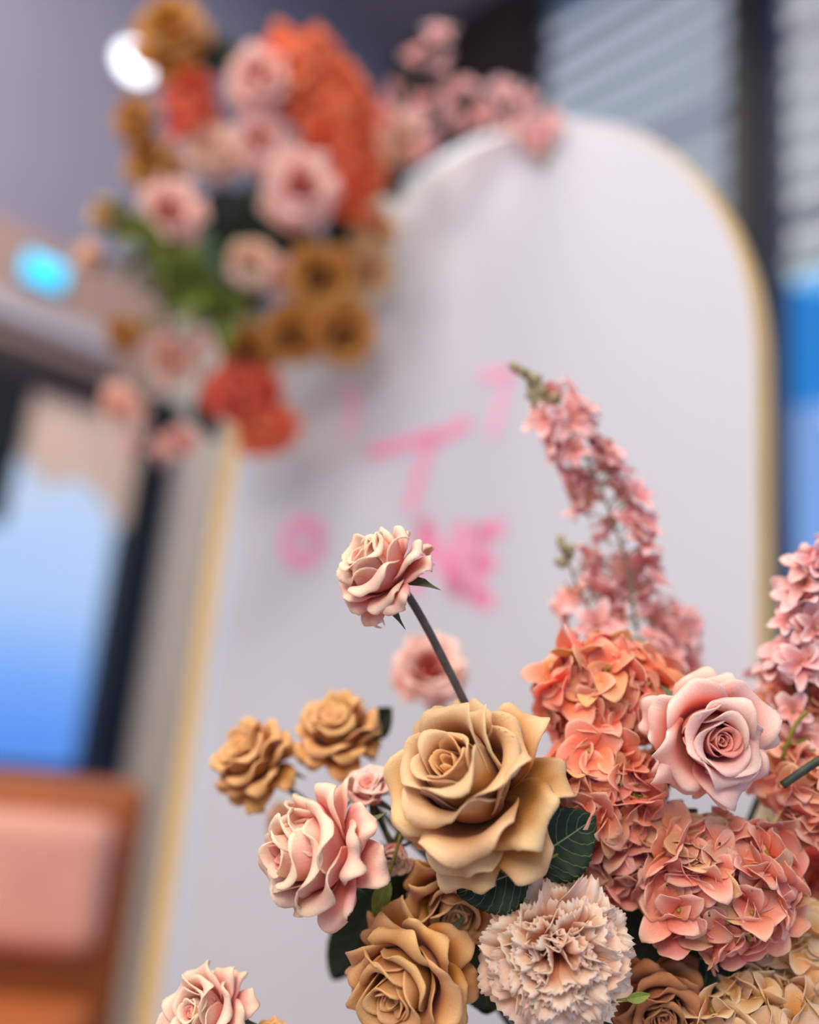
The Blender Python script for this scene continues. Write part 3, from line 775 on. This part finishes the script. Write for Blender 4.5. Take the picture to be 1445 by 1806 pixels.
rose(652, 1392, .500, .0150, (-.15, .75, .5), 'pink_cool', 32, 'small closed pink rose squeezed between pink and largest tan roses', skip=(7, 8), op=.7)
rose(696, 1510, .495, .0125, (-.1, -.5, .8), 'pink', 33, 'little pale pink rosebud hanging under the largest tan rose', skip=(7, 8), op=.6)
rose(1168, 1785, .478, .0250, (-.05, -.1, .95), 'brown', 34, 'rust brown rose low between carnation and cream hydrangea')
rose(1436, 1545, .60, .024, (.1, .1, .9), 'red', 35, 'blurred red rose at the picture edge behind the salmon hydrangea', hi=False)
rose(480, 1835, .478, .011, (0, .7, .6), 'tan_deep', 36, 'small tan rosebud poking up at the lower picture edge', tgt=at(640, 2000, .52))

carnation(990, 1695, .452, .0375, (.02, .05, 1), 41, 'ruffled peach carnation with saw-edged petals in the front arrangement')

hydrangea(1062, 1225, .515, .0320, 'coral', 51, 'coral hydrangea head at the top of the front arrangement', n=58, ell=(1.05, .90, .8))
hydrangea(1055, 1392, .492, .0285, 'coral', 52, 'coral hydrangea head between the largest tan rose and pink rose', n=58, ell=(.98, 1.05, .7))
hydrangea(1095, 1500, .500, .0210, 'salmon', 53, 'lower coral hydrangea head just above the carnation', n=40, ell=(1.25, 1.05, .7))
hydrangea(1265, 1560, .482, .0365, 'salmon', 54, 'broad salmon hydrangea head under the open pink rose', n=76, ell=(1.12, .92, .7), size=.0160)
hydrangea(1440, 1400, .505, .0230, 'salmon', 55, 'salmon hydrangea head at the picture edge beside the pink rose', n=44)
hydrangea(1425, 1238, .540, .0200, 'coral', 56, 'small orange hydrangea head under the edge blossom spray', n=34)
hydrangea(1400, 1700, .505, .0280, 'cream', 57, 'cream yellow hydrangea head at the lower picture edge', n=56, ell=(1, 1.1, .8))
hydrangea(1335, 1810, .480, .0290, 'cream', 58, 'cream yellow hydrangea head in front, cut by the bottom edge', n=56, ell=(1.2, .75, .8))

spray([(915, 655), (955, 695), (990, 730), (1020, 785), (1055, 850), (1085, 930), (1110, 1010), (1120, 1090), (1150, 1200)], .575, 'tall pink blossom spray with khaki tip buds rising over the coral hydrangea', 61, nb=54, tipbuds=11, size=.0145, spread=.0170, start=.23)
spray([(993, 962), (1003, 990), (1015, 1025), (1035, 1065), (1062, 1120), (1090, 1200)], .570, 'short side spray with a knot of khaki buds beside the tall spray', 62, nb=8, tipbuds=9, size=.0125, spread=.015, start=.30)
spray([(1185, 1085), (1180, 1120), (1178, 1180), (1150, 1260)], .600, 'blurred pink blossom spray behind the top coral hydrangea', 63, nb=14, tipbuds=0, size=.014, spread=.017, start=.05)
spray([(1450, 985), (1440, 1030), (1425, 1085), (1418, 1150), (1425, 1230), (1440, 1330)], .520, 'pink blossom spray rising at the picture edge before the blue window', 64, nb=34, tipbuds=0, size=.0130, spread=.0150, start=.0)
spray([(1340, 1205), (1362, 1225), (1395, 1245), (1440, 1260)], .590, 'blurred pink blossom twig just behind the open pink rose', 65, nb=10, tipbuds=0, size=.011, spread=.010, start=.05)

LG = None
leaf(922, 1526, .464, 1054, 1444, .0345, 'leaf', 'dark green serrated leaf between the largest tan rose and coral hydrangea', (-.1, .1, 1))
leaf(936, 1528, .460, 806, 1580, .0300, 'leaf', 'dark serrated leaf between the largest tan rose and carnation', (.1, .25, 1))
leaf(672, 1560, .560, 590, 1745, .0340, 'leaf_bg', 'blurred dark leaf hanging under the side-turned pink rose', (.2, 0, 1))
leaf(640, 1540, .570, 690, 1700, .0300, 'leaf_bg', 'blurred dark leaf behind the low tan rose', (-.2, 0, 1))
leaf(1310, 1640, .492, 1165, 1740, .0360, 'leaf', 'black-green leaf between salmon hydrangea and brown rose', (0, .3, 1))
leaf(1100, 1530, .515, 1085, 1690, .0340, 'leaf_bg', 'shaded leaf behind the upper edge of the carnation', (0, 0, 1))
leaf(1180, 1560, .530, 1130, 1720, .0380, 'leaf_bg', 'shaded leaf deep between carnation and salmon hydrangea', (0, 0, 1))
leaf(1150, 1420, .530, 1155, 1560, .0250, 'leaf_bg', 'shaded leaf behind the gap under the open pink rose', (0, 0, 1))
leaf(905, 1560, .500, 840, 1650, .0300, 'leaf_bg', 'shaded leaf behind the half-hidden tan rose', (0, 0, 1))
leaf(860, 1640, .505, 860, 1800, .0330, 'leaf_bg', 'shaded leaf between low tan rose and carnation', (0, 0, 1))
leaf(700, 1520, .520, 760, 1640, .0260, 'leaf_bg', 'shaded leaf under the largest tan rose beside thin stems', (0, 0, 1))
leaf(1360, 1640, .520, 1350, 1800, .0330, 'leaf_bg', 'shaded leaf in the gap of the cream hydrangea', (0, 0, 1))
leaf(1105, 1763, .455, 1148, 1756, .0050, 'leaf_olive', 'tiny bright green leaf between carnation and brown rose', (0, .3, 1), serr=.02)
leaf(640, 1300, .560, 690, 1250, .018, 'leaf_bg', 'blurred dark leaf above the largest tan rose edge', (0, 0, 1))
leaf(685, 1545, .482, 660, 1620, .0090, 'leaf_olive', 'narrow drooping green leaf beside the side-turned pink rose', (0, 0, 1), serr=.02)

# green twigs that show at the edge and in the gap
def twig(paths, z, r, mat, label):
    b = at(*paths[0][0], z); root = link('twig', None, None, b); tag(root, label, 'twig')
    for i, p in enumerate(paths):
        P = [at(x, y, z+.004*i)-b for x, y in p]; P = bez(P[0], P[1], P[2], P[3], 12) if len(p) == 4 else P
        tube('stem', P, r, M[mat], root, 7)
    return root
twig([[(1380, 1385), (1400, 1370), (1430, 1350), (1470, 1325)]], .475, .0021, 'stem', 'thick dark green stem reaching in from the edge by the pink rose')
twig([[(1380, 1340), (1395, 1290), (1405, 1270), (1425, 1255)], [(1385, 1345), (1410, 1315), (1440, 1330), (1465, 1320)], [(1378, 1320), (1400, 1305), (1440, 1300), (1465, 1310)]], .50, .0011, 'stem_olive', 'olive green wavy twigs between pink rose and edge hydrangeas')
twig([[(1160, 1500), (1150, 1440), (1165, 1410), (1205, 1415)], [(1150, 1520), (1165, 1450), (1190, 1425), (1230, 1430)]], .500, .0013, 'stem', 'dark bent twigs in the gap under the open pink rose')
twig([[(1160, 1440), (1190, 1500), (1200, 1480), (1230, 1500)], [(1165, 1450), (1180, 1470), (1215, 1455), (1240, 1490)]], .497, .0009, 'stem_olive', 'thin olive twigs under the open pink rose')

# ---------------------------------------------------------------- flowers on the arch
ACORE = on_plane(430, 470, APOS, ND)+ND*.03
KG = 'flowers fixed to the arch'
cg = link('arch_foam', None, None, ACORE); tag(cg, 'green foam block on the arch behind the hanging flowers', 'floral foam')
o = rbox('foam', (0, 0, 0), .16, .05, .20, M['foam'], cg, .01, rot=PSI)
Z0 = 1.20
def br(px, py, R, mat, label, d=(0, 0, 1), dz=0., **k):
    return rose(px, py, Z0+dz, R, d, mat, int(px+py), label, tgt=ACORE, hi=False, stemr=.002, group=None, **k)
def pr_(px, d): return px/2/1700*Z0/1.16
br(300, 50, pr_(168, 0), 'tan_bg', 'topmost tan rose on the arch, over the glowing spotlight', (-.1, .3, .9))
br(232, 205, pr_(100, 0), 'tan_bg', 'tan rose on the arch below the glowing spotlight', (-.4, .1, .8))
br(262, 285, pr_(130, 0), 'tan_bg', 'tan rose directly above the lowest pale pink arch rose', (-.3, .2, .8), .02)
br(176, 372, pr_(70, 0), 'tan', 'small tan rosebud at the outer edge above green foliage', (-.6, .2, .7))
br(148, 448, pr_(62, 0), 'carn', 'small peach rosebud next to the glowing cyan box', (-.6, .0, .7))
br(457, 135, pr_(140, 0), 'pink_cool', 'pink rose at the top, against the orange hydrangea', (0, .2, 1), -.03)
br(458, 248, pr_(128, 0), 'pink_cool', 'middle pink rose of the three stacked pink roses on the arch', (0, 0, 1), -.02)
br(530, 330, pr_(158, 0), 'pink_cool', 'largest pink rose on the arch with a red-pink heart', (0, -.1, 1), -.06)
br(298, 376, pr_(145, 0), 'pink_cool', 'pale pink rose beside the green foliage on the arch', (-.1, -.1, 1), -.05)
br(440, 470, pr_(105, 0), 'carn', 'peach rose under the dark leaves on the arch', (-.1, -.3, .9))
br(486, 490, pr_(80, 0), 'pink_cool', 'half-hidden rosy pink rose next to the peach rose', (.2, -.4, .8), .01)
br(565, 492, pr_(1.2*120, 0), 'tan_bg', 'tan rose under the largest pink rose on the arch', (.1, -.3, .9), -.01)
br(515, 595, pr_(1.2*115, 0), 'tan_bg', 'lower tan rose, centre of the arch cluster underside', (0, -.5, .8), .01)
br(605, 592, pr_(1.2*125, 0), 'tan_bg', 'lower tan rose nearest the white arch face', (.2, -.5, .8), -.01)
br(440, 625, pr_(1.2*110, 0), 'tan_bg', 'lower tan rose above the salmon hydrangea tail', (-.1, -.5, .8), .01)
br(668, 405, pr_(105, 0), 'tan', 'pale gold rose on the arch below the red hydrangea', (.5, 0, .8), .03)
br(655, 480, pr_(120, 0), 'tan', 'pale gold rose right against the arch face, above brown shade', (.5, -.3, .7), .04)
br(212, 590, pr_(82, 0), 'tan_bg', 'small orange-tan rose hanging low on the outer side', (-.5, -.3, .8))
br(300, 640, pr_(105, 0), 'pink', 'soft pink rose hanging below the green foliage', (-.3, -.4, .8))
br(205, 720, pr_(92, 0), 'pink', 'lowest soft pink rose, beside the window post', (-.4, -.3, .8), .03)
br(318, 785, pr_(75, 0), 'pink_cool', 'small pink rosebud dangling under the whole arch cluster', (-.1, -.5, .8), .02)
br(712, 238, pr_(105, 0), 'carn', 'peach rose between the red hydrangea and arch-top spray', (.4, .2, .8), .03)
br(368, 262, pr_(120, 0), 'carn', 'peach rose between the stacked pink and tan roses', (-.1, .1, 1), -.01)
def bh(px, py, rpx, mat, label, seed, n=26, ell=(1, 1, .8), dz=0.):
    return hydrangea(px, py, Z0+dz, rpx/1700*Z0, mat, seed, label, n=n, size=.024, ell=ell, hi=False, tgt=ACORE)
bh(538, 128, 70, 'orange', 'orange hydrangea head at the top of the arch cluster', 71, 36, (1.1, .8, .8))
bh(592, 200, 66, 'orange', 'orange-red hydrangea head behind the largest pink rose', 72, 34)
bh(632, 305, 62, 'red', 'red coral hydrangea head beside the largest pink rose', 73, 30, (.75, 1.3, .8))
bh(340, 195, 52, 'red', 'small coral red hydrangea head between tan and pink roses', 74, 24, (.8, 1.2, .8))
bh(425, 690, 52, 'red', 'salmon red hydrangea tail under the tan roses', 75, 24, (1.2, .9, .8))
bh(475, 750, 45, 'orange', 'lowest orange hydrangea head over the arch edge', 76, 20, (1.1, .8, .8), .02)
bh(640, 440, 30, 'cream', 'small cream hydrangea head behind the pale gold roses', 77, 14, (1, 1.6, .8), .05)
# dark leaves and foliage in the arch cluster
for i, (a, b, c, d, w, lab) in enumerate([
 (420, 330, 380, 420, .060, 'dark leaf between the lowest and middle pink roses on the arch'), (440, 330, 420, 440, .065, 'dark leaf left under the largest pink rose'),
 (440, 390, 520, 440, .055, 'dark leaf right under the largest pink rose'), (400, 60, 380, 130, .04, 'dark leaf beside the topmost tan rose'),
 (345, 90, 400, 125, .035, 'small dark leaf between top tan and top pink rose'), (505, 170, 520, 220, .03, 'dark leaf between top pink rose and orange hydrangea'),
 (580, 385, 620, 430, .045, 'dark leaf between largest pink rose and pale gold rose'), (680, 320, 710, 350, .03, 'dark leaf at the arch edge by the red hydrangea'),
 (160, 465, 185, 475, .02, 'dark sepal-like leaf beside the small peach rosebud'), (350, 690, 380, 780, .030, 'green leaf hanging above the dangling pink rosebud'),
 (470, 540, 400, 500, .04, 'dark leaf behind the lower tan roses'), (480, 400, 560, 420, .05, 'dark leaf directly below the largest pink rose')]):
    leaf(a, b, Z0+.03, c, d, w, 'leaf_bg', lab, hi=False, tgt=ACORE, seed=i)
def fern(path, z, label, seed, n=34, ll=.040):
    rg = np.random.default_rng(seed); P = [at(x, y, z) for x, y in path]; b = P[0]
    root = link('foliage_branch', None, None, b); tag(root, label, 'foliage')
    Q = bez(*[p-b for p in P], 20); tube('stem', Q, .0018, M['stem_olive'], root, 5)
    me = None; meshes = []
    for k in range(4):
        G, UV = leaf_grid(rg, ll, ll*.42, serr=.0, nv=8, nu=5); V, Fc, uv = shell(G, UV, 0); meshes.append(to_mesh('leaf', V, Fc, uv, M['leaf_olive']))
    for i in range(n):
        p = Q[int(1+(i/n)*18)]; d = (RT*rg.normal()+UP*rg.normal()-FWD*rg.uniform(.0, 1.2)).normalized()
        rot = d.to_track_quat('Y', 'Z'); o = link('leaf', meshes[i % 4], root, p, rot); s = rg.uniform(.7, 1.3); o.scale = (s, s, s)
fern([(330, 480), (300, 520), (250, 440), (228, 380)], Z0-.05, 'olive green foliage sprig climbing past the pale pink rose', 81, 54)
fern([(330, 470), (330, 520), (380, 560), (440, 560)], Z0-.06, 'olive green foliage sprig hanging towards the lower tan roses', 82, 54)
fern([(330, 480), (290, 480), (270, 540), (310, 590)], Z0+.01, 'olive green foliage sprig above the hanging soft pink rose', 83, 34)
spray([(960, 285), (968, 250), (950, 222), (900, 185), (830, 180), (760, 205), (690, 270)], 1.14, 'pink blossom spray lying along the top of the arch', 91, nb=34, tipbuds=3, size=.019, hi=False, spread=.022, start=.14, z1=1.2, radius=.0025)
spray([(800, 55), (775, 85), (745, 110), (715, 150), (690, 230)], 1.20, 'thin pink spray standing up behind the arch top', 92, nb=9, tipbuds=3, size=.015, hi=False, spread=.018, start=.15, radius=.002)
spray([(270, 800), (230, 760), (230, 700), (290, 620), (350, 560)], 1.26, 'loose pink spray hanging low on the outer side', 93, nb=14, tipbuds=0, size=.022, hi=False, spread=.028, start=.0, radius=.0025)
